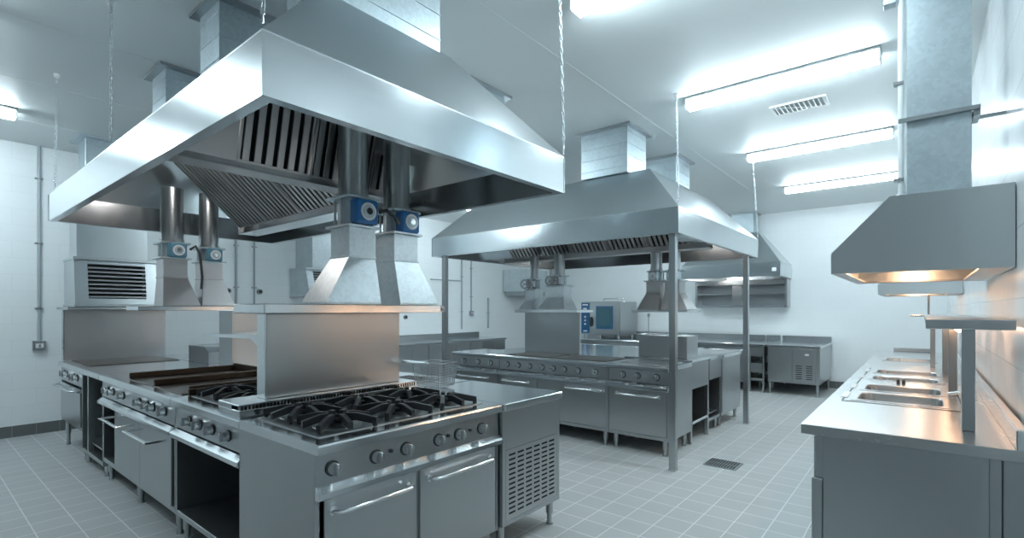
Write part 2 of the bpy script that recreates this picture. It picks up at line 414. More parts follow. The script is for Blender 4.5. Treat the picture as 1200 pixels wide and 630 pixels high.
# griddle range with two oven doors
t = thing('griddle_range', 'wide griddle range with two doors and towel-bar handles, left of the open burner unit', 'range', (-5.335, F1, 0), 0)
unit(t, 1.742, .88, ctl=(.700, .836), strip=(.640, .690), knobs=(.17, .32, .60, 1.01, 1.20, 1.32, 1.55), cells=((.03, .40, 'open'), (.40, 1.055, 'door'), (1.055, 1.70, 'door')), kz=.765)
for u0, u1 in ((.47, .95), (1.12, 1.62)):
    h = MB(); z = .585
    h.box(u0, u0 + .018, -.085, .02, z, z + .014, .002); h.box(u1 - .018, u1, -.085, .02, z, z + .014, .002); h.box(u0, u1, -.10, -.078, z, z + .014, .004)
    part('towel_bar_handle', h, CHR, t)
for u0, u1 in ((.56, 1.13), (1.15, 1.70)):
    g = MB(); g.box(u0, u1, .075, .86, .8805, .8865, .002)
    gp = part('griddle_plate', g, GRID, t)
    s = MB(); s.box(u0, u0 + .022, .075, .86, .8868, .932, .004); s.box(u0, u1, .838, .86, .8868, .945, .004)
    s.box(u1 - .016, u1, .12, .86, .8868, .93, .004)
    part('splash_guard', s, BRN, gp)

# open cupboard with low tray and pipework
t = thing('open_cupboard', 'open-fronted steel cupboard with a low tray, left of the griddle range', 'cupboard', (-6.105, F1, 0), 0)
unit(t, .765, .88, cells=((.03, .735, 'open', .20),), z0=.10)
m = MB(); m.tube([(.12, .30, .22), (.12, .30, .34), (.2, .30, .36), (.5, .34, .36), (.55, .36, .30), (.55, .36, .22)], .022, 10); m.cyl((.12, .30, .26), (.12, .24, .26), .03, .03, 12)
part('pipework', m, STD, t); part('post', MB().box(.20, .245, .032, .075, .135, .836), ST, t)

# unit at the wall end, with knobs and a towel rail
t = thing('fry_top', 'narrow steel cooker with black double knobs at the wall end of the near island', 'range', (-7.055, F1 + .004, 0), 0)
unit(t, .945, .88, ctl=(.690, .836), strip=(.64, .67), knobs=(.16, .28, .60, .74), cells=((.03, .915, 'door'),), z0=.27, kz=.765, kr=.03)
bar_handle(t, .08, .86, .0, .65, .05, .010, 'towel_rail')
part('dark_plate', MB().box(.06, .88, .10, .85, .8805, .886, .002), GRID, t)

# rear row, backs to the spine
for (x0, w, lab, cat, nm) in ((-2.69, .60, 'deep fryer behind the back panel of the near island', 'fryer', 'deep_fryer'), (-3.30, 1.88, 'rear steel cabinet of the near island behind the griddles', 'cabinet', 'base_cabinet'), (-5.19, 1.86, 'rear steel cabinet of the near island towards the left wall', 'cabinet', 'base_cabinet')):
    t = thing(nm, lab, cat, (x0 - .005, 2.787, 0), PI)
    c = ((.03, w / 2, 'door', True), (w / 2, w - .03, 'door', True))
    unit(t, w, .835, cells=c, ctl=(.70, .836), knobs=(.2, .4))
    if nm == 'deep_fryer':
        q = MB(); q.box(.20, .56, .12, .58, .8805, .89, .003); q.m = 1; q.box(.23, .53, .16, .54, .889, .892)
        part('oil_well', q, [STT, DARK], t)

# frying basket
t = thing('frying_basket', 'wire frying basket with looped handle standing beside the burners', 'basket', (-2.62, 2.36, .8925), math.radians(8))
W, Dp, Hh = .115, .10, .165
fr = MB()
R = [(-W, -Dp, Hh), (W, -Dp, Hh), (W, Dp, Hh), (-W, Dp, Hh)]; Bt = [(-W * .86, -Dp * .85, .006), (W * .86, -Dp * .85, .006), (W * .86, Dp * .85, .006), (-W * .86, Dp * .85, .006)]
fr.tube(R, .005, 6, True); fr.tube(Bt, .0035, 6, True)
for a, b in zip(R, Bt): fr.tube([a, b], .0035, 6)
part('rim', fr, STD, t)
ms = MB()
def lerp(a, b, k): return tuple(a[i] + (b[i] - a[i]) * k for i in range(3))
for s in range(4):
    a0, a1, b0, b1 = R[s], R[(s + 1) % 4], Bt[s], Bt[(s + 1) % 4]
    for i in range(1, 14): ms.tube([lerp(a0, a1, i / 14), lerp(b0, b1, i / 14)], .0016, 4)
    for j in range(1, 9): ms.tube([lerp(a0, b0, j / 9), lerp(a1, b1, j / 9)], .0016, 4)
for i in range(1, 12): ms.tube([lerp(Bt[0], Bt[1], i / 12), lerp(Bt[3], Bt[2], i / 12)], .0016, 4)
part('wire_mesh', ms, STD, t)
h = MB(); h.tube([(-.03, -Dp, Hh), (-.03, -Dp - .06, Hh + .012), (-.018, -Dp - .17, Hh + .03), (-.022, -Dp - .20, Hh + .034), (0, -Dp - .225, Hh + .036), (.022, -Dp - .20, Hh + .034), (.018, -Dp - .17, Hh + .03), (.03, -Dp - .06, Hh + .012), (.03, -Dp, Hh)], .009, 8)
h.M = Matrix.Rotation(math.radians(75), 4, 'Z') @ Matrix.Translation((0, -.05, 0))
part('handle', h, CHR, t)

# ------------------------------------------------------------------ back panels, shelves and flues
def flue(name, label, x0, x1, base, top, z0, zf, zt, zd, r, pz, rz, loc, group, act=BLU, wheel=False, mat=GALW):
    """local frame: front faces -v. base/top = (u0,u1) of flare foot and neck, x0/x1 = depth of foot, neck depth inset"""
    t = thing(name, label, 'flue', loc, rz, group)
    (a0, a1), (b0, b1) = base, top; v0, v1 = x0; w0, w1 = x1
    f = MB()
    rg = lambda u0, u1, p, q, z: [(u0, p, z), (u1, p, z), (u1, q, z), (u0, q, z)]
    f.loft([rg(a0, a1, v0, v1, z0), rg(a0, a1, v0, v1, z0 + .012), rg(b0, b1, w0, w1, zf), rg(b0, b1, w0, w1, zt)])
    f.box(b0 - .006, b1 + .006, w0 - .006, w1 + .006, zf - .006, zf + .006, .002)
    part('flare_box', f, mat, t)
    part('flange', MB().box(b0 - .025, b1 + .025, w0 - .025, w1 + .025, zt + .0005, zt + .016, .003), GALW, t)
    cu, cv = (b0 + b1) / 2, (w0 + w1) / 2
    d = MB(); d.cyl((cu, cv, zt + .016), (cu, cv, zd - .016), r * 1.02, n=24)
    for k in range(6):
        a = k * PI / 3 + .3; d.cyl((cu + math.cos(a) * r * 1.22, cv + math.sin(a) * r * 1.22, zt + .01), (cu + math.cos(a) * r * 1.22, cv + math.sin(a) * r * 1.22, zd), .007, n=8)
    d.box(cu - r * 1.32, cu + r * 1.32, cv - r * 1.32, cv + r * 1.32, zd - .018, zd, .004)
    dm = part('damper', d, GAL, t)
    zm = (zt + zd) / 2
    if wheel:
        for q in (-.045, .045):
            k = MB(); c = Vector((cu + q, w0 - .075, zm)); pts = [c + Vector((math.cos(i * PI / 8) * .055, 0, math.sin(i * PI / 8) * .055)) for i in range(16)]
            k.tube(pts, .010, 8, True)
            for i in range(3): k.tube([c, c + Vector((math.cos(i * 2.094) * .055, 0, math.sin(i * 2.094) * .055))], .006, 6)
            k.cyl(c, c + Vector((0, .10, 0)), .010, n=8); part('hand_wheel', k, STD, dm)
    a = MB(); s = min(r * .92, (zd - zt) * .46)
    a.box(cu - s * .9, cu + s * 1.05, cv - r * 1.05 - .055, cv - r * .8, zm - s * .9, zm + s * .9, .012)
    ac = part('actuator', a, act, dm)
    k = MB(); fv = cv - r * 1.05 - .055
    k.m = 0; k.cyl((cu + s * .1, fv, zm), (cu + s * .1, fv - .006, zm), s * .66, n=24); k.m = 1; k.cyl((cu + s * .1, fv - .006, zm), (cu + s * .1, fv - .016, zm), s * .26, n=16)
    k.m = 2; k.cyl((cu + s * .1, fv - .004, zm), (cu + s * .1, fv - .009, zm), s * .48, n=24)
    part('dial', k, [WHT, CHR, GAL], ac)
    p = MB(); p.cyl((cu, cv, zd + .0005), (cu, cv, pz), r, n=28); p.cyl((cu, cv, zd + .001), (cu, cv, zd + .022), r * 1.08, n=28)
    part('pipe', p, ST, t)
    return t

# spine panel behind the six burner range (front +X)
t = thing('back_panel', 'upright steel back panel with a top shelf behind the six burner range', 'back panel', (-2.68, 1.23, .951), PI / 2)
part('panel', MB().box(0, .87, 0, .09, 0, .449, .003), ST, t)
part('end_post', MB().box(-.009, -.001, -.002, .092, 0, .449, .002), STT, t)
part('shelf', MB().box(-.045, 1.17, -.075, .30, .45, .502, .004), STT, t)
s = MB(); s.prism([(-.02, .335), (-.02, .355), (.98, .345), (.98, .325)], 'x', 0, .5); s.M = None
s = MB(); s.slab([(.03, .095, .33), (.03, .98, .315), (.50, .98, .315), (.50, .095, .33)], .02); s.prism([(.095, .31), (.095, .20), (.35, .31)], 'x', .06, .08); s.prism([(.095, .31), (.095, .20), (.35, .31)], 'x', .42, .44)
part('side_shelf', s, STT, t)
c = MB(); c.box(1.172, 1.22, -.06, .02, .455, .50, .004); c.cyl((1.196, -.06, .478), (1.196, -.075, .478), .012, n=10)
part('bracket', c, STW, t)
SH = 1.4535
L1 = (-2.61, 1.23, SH)
flue('exhaust_flue', 'galvanised flue with bright blue damper, nearest of the pair above the six burner range', (-.06, .22), (.0, .20), (.27, .63), (.45, .63), 0, .285, .46, .65, .088, 1.11, PI / 2, L1, 'flues on the near island')
flue('exhaust_flue', 'galvanised flue with bright blue damper, further of the pair above the six burner range', (-.06, .22), (.0, .20), (.775, 1.095), (.775, .965), 0, .285, .455, .62, .086, 1.11, PI / 2, L1, 'flues on the near island')
# cables
c = MB(); c.tube([(-2.585, 1.87, 2.02), (-2.55, 1.90, 2.03), (-2.53, 1.95, 1.995), (-2.555, 1.99, 1.965), (-2.58, 2.015, 1.985)], .012, 8)
solo('cable', c, RUB, 'short black cable looping between the two blue dampers above the range', 'cable', (-2.60, 1.9, 1.9))
# wall-end panel with the louvred box on it
t = thing('back_panel', 'tall steel splash panel below the louvred vent box at the wall end', 'back panel', (-7.07, 1.12, .881), PI / 2)
part('panel', MB().box(0, .92, 0, .06, 0, .541, .003), STW, t)
part('edge_trim', MB().box(-.014, -.001, -.004, .064, 0, .541, .002), STT, t)
part('shelf', MB().box(-.02, .94, -.26, .30, .542, .572, .003), STT, t)

def louvre_box(label, loc, rz, w, D, h, lean, mat=STH, up=None):
    t = thing('vent_box', label, 'vent', loc, rz)
    b = MB(); f0, f1 = .10, w - .09   # louvre opening between
    b.m = 0
    b.prism([(0, 0), (lean, h - .03), (D, h - .03), (D, 0)], 'x', 0, .11)
    b.prism([(0, 0), (lean, h - .03), (D, h - .03), (D, 0)], 'x', w - .10, w)
    b.prism([(lean * .85, h * .86), (lean, h - .03), (D, h - .03), (D, h * .86)], 'x', .11, w - .10)
    b.prism([(0, 0), (lean * .15, h * .12), (D, h * .12), (D, 0)], 'x', .11, w - .10)
    part('housing', b, mat, t)
    part('cap', MB().box(-.012, w + .012, lean - .03, D, h - .03, h, .003), mat, t)
    part('base_lip', MB().box(-.01, w + .01, -.018, D, -.028, -.0005, .003), mat, t)
    l = MB(); n = 8
    l.m = 1; l.box(.112, w - .102, lean + .08, lean + .085, h * .12, h * .86); l.m = 0
    for i in range(n):
        z = h * .14 + i * (h * .71 / n); v = lean * (.18 + .66 * i / n)
        l.slab([(.112, v + .004, z), (w - .102, v + .004, z), (w - .102, v + .055, z + h * .05), (.112, v + .055, z + h * .05)], .004)
        l.box(.112, w - .102, v + .002, v + .008, z, z + h * .034)
    part('louvre_grille', l, [STD, DARK], t)
    if up:
        u0, u1, v0, v1, z1 = up
        part('duct_collar', MB().box(u0, u1, v0, v1, h + .0005, z1, .003), mat, t)
    return t
louvre_box('louvred vent box on the splash panel beside the bare tiled wall', (-6.80, 1.16, 1.4825), PI / 2, .72, .55, .50, .07, up=(.03, .66, .12, .46, 1.0))
b = MB(); b.box(-7.30, -6.96, 1.27, 1.76, 2.486, H - .006, .003)
b.box(-7.36, -6.90, 1.21, 1.82, H - .03, H - .001)
solo('ventilation_duct', b, GAL, 'galvanised square duct rising from the louvred vent box to the ceiling by the left wall', 'duct', (-7.1, 1.5, 2.486))

# left gantry: column, beam and second flue pair
t = thing('flue_gantry', 'long steel shelf beam on a square column, above the griddles of the near island', 'shelf', (-4.79, 1.19, .881), PI / 2)
part('beam', MB().box(0, 1.10, -.02, .30, .535, .570, .003), STT, t)
part('column', MB().box(.70, .98, .0, .28, 0, .534, .003), ST, t)
part('column_trim', MB().box(.982, 1.06, -.005, .285, 0, .534, .003), STT, t)
L2 = (-4.80, 1.185, 1.4525)
flue('exhaust_flue', 'weathered steel flue with pale blue damper, nearer the louvred vent box', (-.02, .21), (.02, .19), (.177, .45), (.19, .365), 0, .24, .39, .535, .082, .99, PI / 2, L2, 'flues on the near island', PBL, mat=STW)
flue('exhaust_flue', 'weathered steel flue with pale blue damper, further from the louvred vent box', (-.02, .21), (.02, .19), (.465, .73), (.48, .64), 0, .24, .38, .515, .076, .99, PI / 2, L2, 'flues on the near island', PBL, mat=STW)
c = MB(); c.tube([(-4.79, 1.56, 1.93), (-4.755, 1.59, 1.96), (-4.75, 1.62, 1.90), (-4.77, 1.635, 1.82), (-4.755, 1.64, 1.70), (-4.78, 1.642, 1.60)], .011, 8)
solo('cable', c, RUB, 'black cable hanging between the two weathered flues with pale blue dampers', 'cable', (-4.78, 1.64, 1.6))
# low box on the rear top
t = thing('bratt_pan', 'low grey lidded pan with a sloping top on the rear worktop near the tiled wall', 'cooker', (-5.6, 1.99, .881), PI / 2)
b = MB(); b.prism([(0, 0), (0, .11), (.10, .15), (.55, .15), (.55, 0)], 'x', 0, .42)
part('body', b, STD, t); part('lid', MB().box(-.004, .424, .09, .55, .1505, .162, .003), ST, t)
part('latch', MB().box(.09, .12, -.014, 0, .02, .09, .003), CHR, t)

# ------------------------------------------------------------------ near hood
t = thing('extraction_hood', 'large chain-hung steel hood with baffle filters over the near island', 'hood', (-3.4, 1.59, 2.10))
M1 = rel(-3.4, 1.59, 2.10)
class LMB(MB):
    def __init__(s, M): super().__init__(); s.M = M
X0, X1, Y0, Y1 = -5.177 + 3.4, -1.613 + 3.4, .727 - 1.59, 2.452 - 1.59
sheet_hood(t, X0, X1, Y0, Y1, 0, .204, (.464,) * 4, .752)
g = LMB(M1); g.box(-3.06, -2.905, .80, 2.38, 2.20, 2.212, .002); g.box(-3.06, -3.048, .80, 2.38, 2.212, 2.25); g.box(-2.917, -2.905, .80, 2.38, 2.212, 2.25)
part('grease_gutter', g, STW, t)
g = LMB(M1); g.box(-4.75, -3.07, 1.93, 2.10, 2.10, 2.112, .002); g.box(-4.75, -3.07, 1.93, 1.942, 2.112, 2.16); g.box(-4.75, -3.07, 2.088, 2.10, 2.112, 2.16)
part('grease_gutter', g, STT, t)
def bf(p0, u, v, W, L, n): baffle(t, M1 @ Vector(p0), u, v, W, L, n)
for k in range(2): bf((-2.905, 1.17 + k * .42, 2.235), (0, 1, 0), (.16, 0, .58), .415, .60, 6)
bf((-2.905, 2.01, 2.235), (0, 1, 0), (.16, 0, .58), .27, .26, 4)
hl = LMB(M1); hl.box(-4.25, -3.85, 1.22, 1.32, 2.58, 2.64, .01)
part('hood_lamp', hl, HLAMP, t)
hl = LMB(M1); hl.box(-4.28, -3.82, 1.20, 1.34, 2.642, 2.665, .004)
for x in (-4.2, -3.9): hl.cyl((x, 1.27, 2.66), (x, 1.27, 2.838), .01, n=8)
part('lamp_bracket', hl, STD, t)
part('filter_frame', LMB(M1).slab([(-2.905, .80, 2.235), (-2.905, 1.165, 2.235), (-2.767, 1.165, 2.735), (-2.770, 1.125, 2.722), (-2.8707, .80, 2.36)], .004), STW, t)
for k in range(3): bf((-4.72 + k * .55, 1.94, 2.15), (1, 0, 0), (0, -.55, .50), .545, .70, 9)

def chain(label, top, bot):
    top, bot = Vector(top), Vector(bot); d = top - bot; Ln = d.length
    pitch = .036; n = int((Ln - .03) / pitch); q = d.normalized()
    M = q.to_track_quat('Z', 'X').to_matrix().to_4x4(); M.translation = bot
    c = MB()
    for i in range(n):
        c.M = M @ Matrix.Translation((0, 0, .012 + i * pitch + pitch / 2)) @ Matrix.Rotation(PI / 4 + (i % 2) * PI / 2, 4, 'Z')
        a, l = .0075, .0160
        c.tube([(a * x, 0, l * z) for x, z in ((-1, -.45), (-.6, -1.1), (0, -1.4), (.6, -1.1), (1, -.45), (1, .45), (.6, 1.1), (0, 1.4), (-.6, 1.1), (-1, .45))], .0025, 5, True)
    t = thing('hanging_chain', label, 'chain', tuple(bot), 0, 'hood hanging chains'); c2 = MB(); c2.M = Matrix.Translation(-bot)
    ob = MB(); ob.v = [v - bot for v in c.v]; ob.f = c.f; ob.sm = c.sm; ob.mi = c.mi
    part('links', ob, GALW, t)
    k = MB(); tp = top - bot; k.cyl(tp + Vector((0, 0, -.03)), tp, .014, .022, 14); k.cyl(tp + Vector((0, 0, -.07)), tp + Vector((0, 0, -.03)), .006, n=8)
    part('ceiling_hook', k, WHT, t)
    k = MB(); k.tube([(0, -.004, .002), (0, -.007, .012), (0, 0, .024), (0, .007, .012), (0, .004, .002)], .003, 6); k.cyl((0, 0, -.0275), (0, 0, .004), .0035, n=8); part('eye_bolt', k, CHR, t)
chain('chain on the near left corner of the large hood, its top out of the picture', (-1.66, .76, H - .001), (-1.612, .728, 2.352))
chain('chain at the middle of the large hood edge, hanging from a white ceiling cap', (-3.83, .82, H - .001), (-3.40, .728, 2.352))
chain('leftmost chain, hanging in front of the bare tiled wall', (-5.35, .80, H - .001), (-4.93, .728, 2.352))
chain('chain at the right-hand corner of the large hood', (-1.63, 2.43, H - .001), (-1.614, 2.451, 2.352))
chain('chain on the near right corner of the post-borne hood', (-1.66, 4.30, H - .001), (-1.621, 4.235, 2.362))
chain('chain on the far right corner of the post-borne hood', (-1.66, 6.86, H - .001), (-1.621, 6.929, 2.362))

def duct(label, x0, x1, y0, y1, z0, seams=3, fl=.05, mat=GAL):
    b = MB(); b.box(x0, x1, y0, y1, z0 + .001, H - .006, .002)
    for i in range(seams):
        z = z0 + (H - z0) * (i + .6) / (seams + .2); b.box(x0 - .004, x1 + .004, y0 - .004, y1 + .004, z - .004, z + .004, .002)
    b.m = 1; b.box(x0 - fl, x1 + fl, y0 - fl, y1 + fl, H - .022, H - .001)
    solo('ventilation_duct', b, [mat, STD], label, 'duct', ((x0 + x1) / 2, (y0 + y1) / 2, z0), 'square ceiling ducts above the hoods')
duct('square galvanised duct over the left half of the large hood, small in view', -4.82, -4.50, 1.30, 1.90, 2.852)
duct('square galvanised duct over the near part of the large hood, beside its front chain', -3.57, -3.27, 1.22, 1.90, 2.852)
duct('square galvanised duct at the top picture edge, behind the large hood roof', -2.50, -2.10, 1.25, 1.93, 2.852, 3)
b = MB(); b.box(-3.35, -2.85, 2.95, 3.38, H - .10, H - .006); b.m = 1; b.box(-3.4, -2.80, 2.9, 3.43, H - .022, H - .001)
solo('duct_collar', b, [GAL, STD], 'dark-edged ceiling duct collar showing just past the roof of the large hood', 'duct', (-3.1, 3.16, H - .1))

# ------------------------------------------------------------------ far island (front line Y = 4.642)
F2 = 4.642
KW = dict(D=.64, ctl=(.70, .836), strip=(.635, .69), z0=.15, kr=.029, hz=.575)
t = thing('cooking_range', 'three knob range with one door at the left end of the far island', 'range', (-4.82, F2, 0), 0)
unit(t, .80, zt=.87, cells=((.03, .77, 'door', (.12, .62)),), knobs=(.20, .45, .66), **KW)
t = thing('cooking_range', 'wide range with a long row of knobs in the middle of the far island', 'range', (-4.018, F2, 0), 0)
unit(t, 1.497, zt=.87, cells=((.02, .58, 'door', (.07, .45)), (.58, .895, 'panel'), (.895, 1.48, 'door', (.98, 1.44))), knobs=(.13, .30, .47, .65, .80, .95, 1.13, 1.34), **KW)
for u0, u1 in ((.06, .66), (.70, 1.42)): part('hot_plate', MB().box(u0, u1, .12, .60, .8705, .876, .002), GRID, t)
t = thing('cooking_range', 'range with three double knobs at the right end of the far island', 'range', (-2.519, F2, 0), 0)
unit(t, .645, zt=.87, cells=((.02, .625, 'door', (.10, .55)),), knobs=(.16, .32, .52), **KW)
part('hot_plate', MB().box(.06, .58, .12, .58, .8705, .875, .002), STD, t)
# side row facing +X
def frame_table(label, y0, w, D, apron, zt, shelf):
    t = thing('work_table', label, 'table', (-1.873, y0, 0), PI / 2)
    part('worktop', MB().box(0, w, 0, D, zt - .03, zt, .004), STT, t)
    part('apron', MB().box(.006, w - .006, .015, D - .01, apron, zt - .031, .002), ST, t)
    for u in (.005, w - .045):
        for v in (.015, D - .05): part('leg', MB().box(u, u + .04, v, v + .04, .0005, apron - .001, .003), ST, t)
    if shelf: part('undershelf', MB().box(.046, w - .046, .015, D - .012, shelf, shelf + .03, .003), STT, t)
    part('inner_back', MB().box(.046, w - .046, D - .01, D - .004, .12, apron - .002), STD, t)
frame_table('steel table with a deep apron and low undershelf, right side of the far island', F2 + .645, .585, .78, .575, .89, .20)
t = thing('base_cabinet', 'steel cabinet with an open lower bay, right side of the far island', 'cabinet', (-1.873, F2 + 1.234, 0), PI / 2)
unit(t, .455, .78, zt=.885, z0=.13, cells=((.02, .435, 'open', .2),))
part('apron', MB().box(.004, .45, .012, .03, .617, .84, .002), ST, t)
t = thing('base_cabinet', 'closed plain steel cabinet at the far right end of the far island', 'cabinet', (-1.865, F2 + 1.693, 0), PI / 2)
unit(t, .80, .78, zt=.88, z0=.13, cells=((.01, .79, 'door'),))
# rear row
for x0, w, lab in ((-2.66, 1.08, 'rear steel cabinet of the far island beside the right-hand flues'), (-3.75, .885, 'rear steel cabinet of the far island towards the left end')):
    t = thing('base_cabinet', lab, 'cabinet', (x0, 7.1, 0), PI)
    unit(t, w, 1.78, zt=.86, cells=((.02, w / 2, 'door', True), (w / 2, w - .02, 'door', True)))
# spine panel
t = thing('back_panel', 'steel back panel with top shelf on the far island, left of the combi oven', 'back panel', (-4.10, 5.285, .871), 0)
part('panel', MB().box(0, .85, 0, .03, 0, .515, .003), ST, t)
part('shelf', MB().box(-.13, .855, -.06, .32, .516, .555, .003), STT, t)
L3 = (-4.10, 5.285, 1.427)
flue('exhaust_flue', 'small galvanised flue with hand wheels, left one beside the combi oven', (-.04, .24), (.02, .2), (-.07, .15), (.0, .15), 0, .13, .26, .41, .06, .712, 0, L3, 'flues on the far island', STD, True)
flue('exhaust_flue', 'small galvanised flue with hand wheels, right one beside the combi oven', (-.05, .24), (.02, .2), (.24, .66), (.36, .60), 0, .16, .29, .44, .07, .705, 0, L3, 'flues on the far island', STD, True)
# right flue pair on its own shelf, fryer box below
t = thing('flue_shelf', 'thin steel shelf carrying a pair of bell-shaped flues behind the front post', 'shelf', (-2.62, 5.50, .8915), 0)
part('shelf', MB().box(0, .66, -.10, .32, .505, .524, .003), STT, t)
part('post', MB().box(.325, .365, .28, .32, .0, .504, .002), ST, t)
L4 = (-2.62, 5.50, 1.4170)
flue('exhaust_flue', 'bell-shaped brown-tinted flue left of the front post of the post-borne hood', (-.06, .26), (.02, .2), (.05, .315), (.13, .30), 0, .20, .33, .46, .065, .668, 0, L4, 'flues on the far island', GAL, False, STW)
flue('exhaust_flue', 'bell-shaped flue right of the front post of the post-borne hood', (-.06, .26), (.02, .2), (.33, .64), (.35, .52), 0, .20, .33, .46, .065, .668, 0, L4, 'flues on the far island', GAL, False, STW)
t = thing('fryer_stand', 'boxy steel fryer with raised rim on the far island under the bell-shaped flues', 'fryer', (-2.53, 5.40, .8915), 0)
b = MB(); b.box(0, .56, 0, .02, 0, .24, .003); b.box(0, .56, .32, .34, 0, .24, .003); b.box(0, .02, .02, .32, 0, .24); b.box(.54, .56, .02, .32, 0, .24); b.box(.02, .54, .02, .32, 0, .03)
part('tank', b, ST, t); 
r = MB(); r.tube([(-.01, -.01, .245), (.57, -.01, .245), (.57, .35, .245), (-.01, .35, .245)], .010, 8, True); part('rim', r, CHR, t)
r = MB(); r.cyl((.10, .05, .46), (.10, .05, .20), .005, n=8); r.cyl((.10, .05, .49), (.10, .05, .45), .016, n=10); part('lift_rod', r, STD, t)

# ------------------------------------------------------------------ far hood on posts
t = thing('extraction_hood', 'steel hood borne on square posts over the far island', 'hood', (-3.2, 5.58, 2.085))
M2 = rel(-3.2, 5.58, 2.085)
sheet_hood(t, -4.76 + 3.2, -1.62 + 3.2, 4.234 - 5.58, 6.93 - 5.58, 0, .226, (.46, .46, .46, .46), .730)
for (x, y) in ((-1.709, 4.35), (-1.709, 6.73), (-4.644, 4.35), (-4.70, 6.78)):
    p = LMB(M2); p.box(x - .03, x + .03, y - .03, y + .03, .001, 2.099, .003); p.box(x - .034, x + .034, y - .034, y + .034, .0005, .012, .002)
    part('post', p, ST, t)
g = LMB(M2); g.box(-4.62, -1.78, 5.48, 5.66, 2.09, 2.102, .002); g.box(-4.62, -1.78, 5.48, 5.49, 2.102, 2.15); g.box(-4.62, -1.78, 5.65, 5.66, 2.102, 2.15)
part('grease_gutter', g, STW, t)
for k in range(5): baffle(t, M2 @ Vector((-4.46 + k * .505, 5.49, 2.14)), (1, 0, 0), (0, -.5, .5), .50, .68, 8)
b = LMB(M2); b.loft([[(-1.98, 5.0, 2.14), (-1.80, 5.0, 2.14), (-1.80, 5.25, 2.14), (-1.98, 5.25, 2.14)], [(-2.03, 4.93, 2.25), (-1.76, 4.93, 2.25), (-1.76, 5.30, 2.25), (-2.03, 5.30, 2.25)]])
part('lamp_box', b, GALW, t)
hl = LMB(M2); hl.box(-2.9, -2.4, 4.98, 5.06, 2.70, 2.76, .01); part('hood_lamp', hl, HLAMP, t)
hl = LMB(M2); hl.box(-2.92, -2.38, 4.96, 5.08, 2.762, 2.80, .004); part('lamp_bracket', hl, STD, t)
duct('wide square duct above the post-borne hood, nearer of its two', -2.84, -2.30, 4.65, 5.09, 2.815, 4)
duct('square duct above the post-borne hood, further of its two', -2.84, -2.30, 5.94, 6.40, 2.815, 4)

# ------------------------------------------------------------------ back wall: hood, rack, oven, counters
t = thing('extraction_hood', 'wall-mounted steel hood over an open rack on the far end wall', 'hood', (-2.78, YB, 2.02))
sheet_hood(t, -3.66 + 2.78, -1.92 + 2.78, 9.75 - YB, -.002, 0, .25, (.5, .5, .62, .0), .89)
part('label_plate', MB().box(.73, .80, 9.745 - YB, 9.749 - YB, .085, .15), WHT, t, 'small white label')
b = MB(); b.cyl((-.35, -.62, .16), (-.35, -.62, .06), .06, .08, n=20); part('hood_lamp', b, HLAMP, t)
duct('small square duct above the wall-mounted hood at the far end', -2.90, -2.50, 10.36, 10.70, 2.912, 2)
t = thing('wall_rack', 'open steel rack with shelf and divider fixed to the far wall under the hood', 'rack', (-3.64, YB, 1.47))
D = .32; w = 1.70
for u in (0, w - .04): part('side_panel', MB().box(u, u + .04, -D, -.003, 0, .53, .003), ST, t)
part('top_panel', MB().box(.042, w - .042, -D, -.003, .44, .53, .003), ST, t); part('bottom_shelf', MB().box(.042, w - .042, -D - .02, -.003, 0, .05, .003), STT, t)
part('divider', MB().box(.72, .90, -D + .03, -.003, .052, .438, .003), STD, t); part('back_sheet', MB().box(.042, w - .042, -.02, -.003, .052, .438), STD, t)
for u0, u1 in ((.044, .718), (.902, w - .044)): part('shelf', MB().box(u0, u1, -D + .02, -.022, .25, .275, .003), STT, t)

t = thing('combi_oven', 'combi oven with blue-framed glass door and blue control panel on the back counter', 'oven', (-6.02, 9.85, .805), 0)
b = MB(); b.box(0, .98, 0, .80, .07, .80, .006)
for u in (.06, .46, .9):
    for v in (.06, .72): b.cyl((u, v, 0), (u, v, .072), .03, .025, 12)
part('body', b, ST, t)
part('control_panel', MB().box(.015, .225, -.016, -.001, .10, .775, .004), BLP, t)
d = MB().box(.25, .965, -.04, -.001, .09, .785, .005); dp = part('door', d, ST, t)
f = MB(); f.m = 1; f.box(.41, .83, -.050, -.041, .20, .70, .008); f.m = 0; f.box(.44, .80, -.054, -.046, .235, .665, .004); part('window', f, [GLS, BLP], dp)
part('handle', MB().box(.285, .32, -.10, -.041, .25, .46, .008), KNB, dp)
part('display', MB().box(.07, .16, -.019, -.0165, .56, .66), WHT, t); part('name_strip', MB().box(.05, .19, -.019, -.0165, .72, .745), WHT, t); part('key_strip', MB().box(.07, .17, -.019, -.0165, .13, .155), WHT, t)
for z in (.30, .38, .46): part('control_knob', MB().cyl((.12, -.0165, z), (.12, -.028, z), .022, n=12), WHT, t)
r = MB(); r.tube([(.42, .3, .80), (.42, .3, .87), (.92, .3, .87), (.92, .3, .80)], .012, 8); part('top_rail', r, CHR, t)

t = thing('counter_fridge', 'low undercounter fridge with plain door and vented panel against the far end wall', 'fridge', (-2.05, 9.40, 0), 0)
w, D = .775, 1.30
b = MB(); b.box(.002, w - .002, .02, D, .20, .795, .003); part('body', b, ST, t)
tp = MB(); tp.box(-.01, w + .01, 0, D, .796, .83, .004); tp.box(-.01, w + .01, D - .03, D, .83, .935, .003); part('worktop', tp, STT, t)
part('door', MB().box(.02, .375, -.002, .018, .235, .775, .004), ST, t)
p = MB(); p.m = 0; p.box(.385, .715, -.002, .018, .235, .775, .004); p.m = 1
for i in range(2):
    for j in range(7): p.box(.43 + i * .15, .52 + i * .15, -.0035, -.0015, .28 + j * .035, .292 + j * .035)
p.m = 2; p.box(.56, .62, -.004, -.0015, .67, .70)
part('vent_panel', p, [ST, DARK, WHT], t)
for u in (.03, w - .04):
    for v in (.05, D - .06): foot(t, u, v, .20, r=.02)
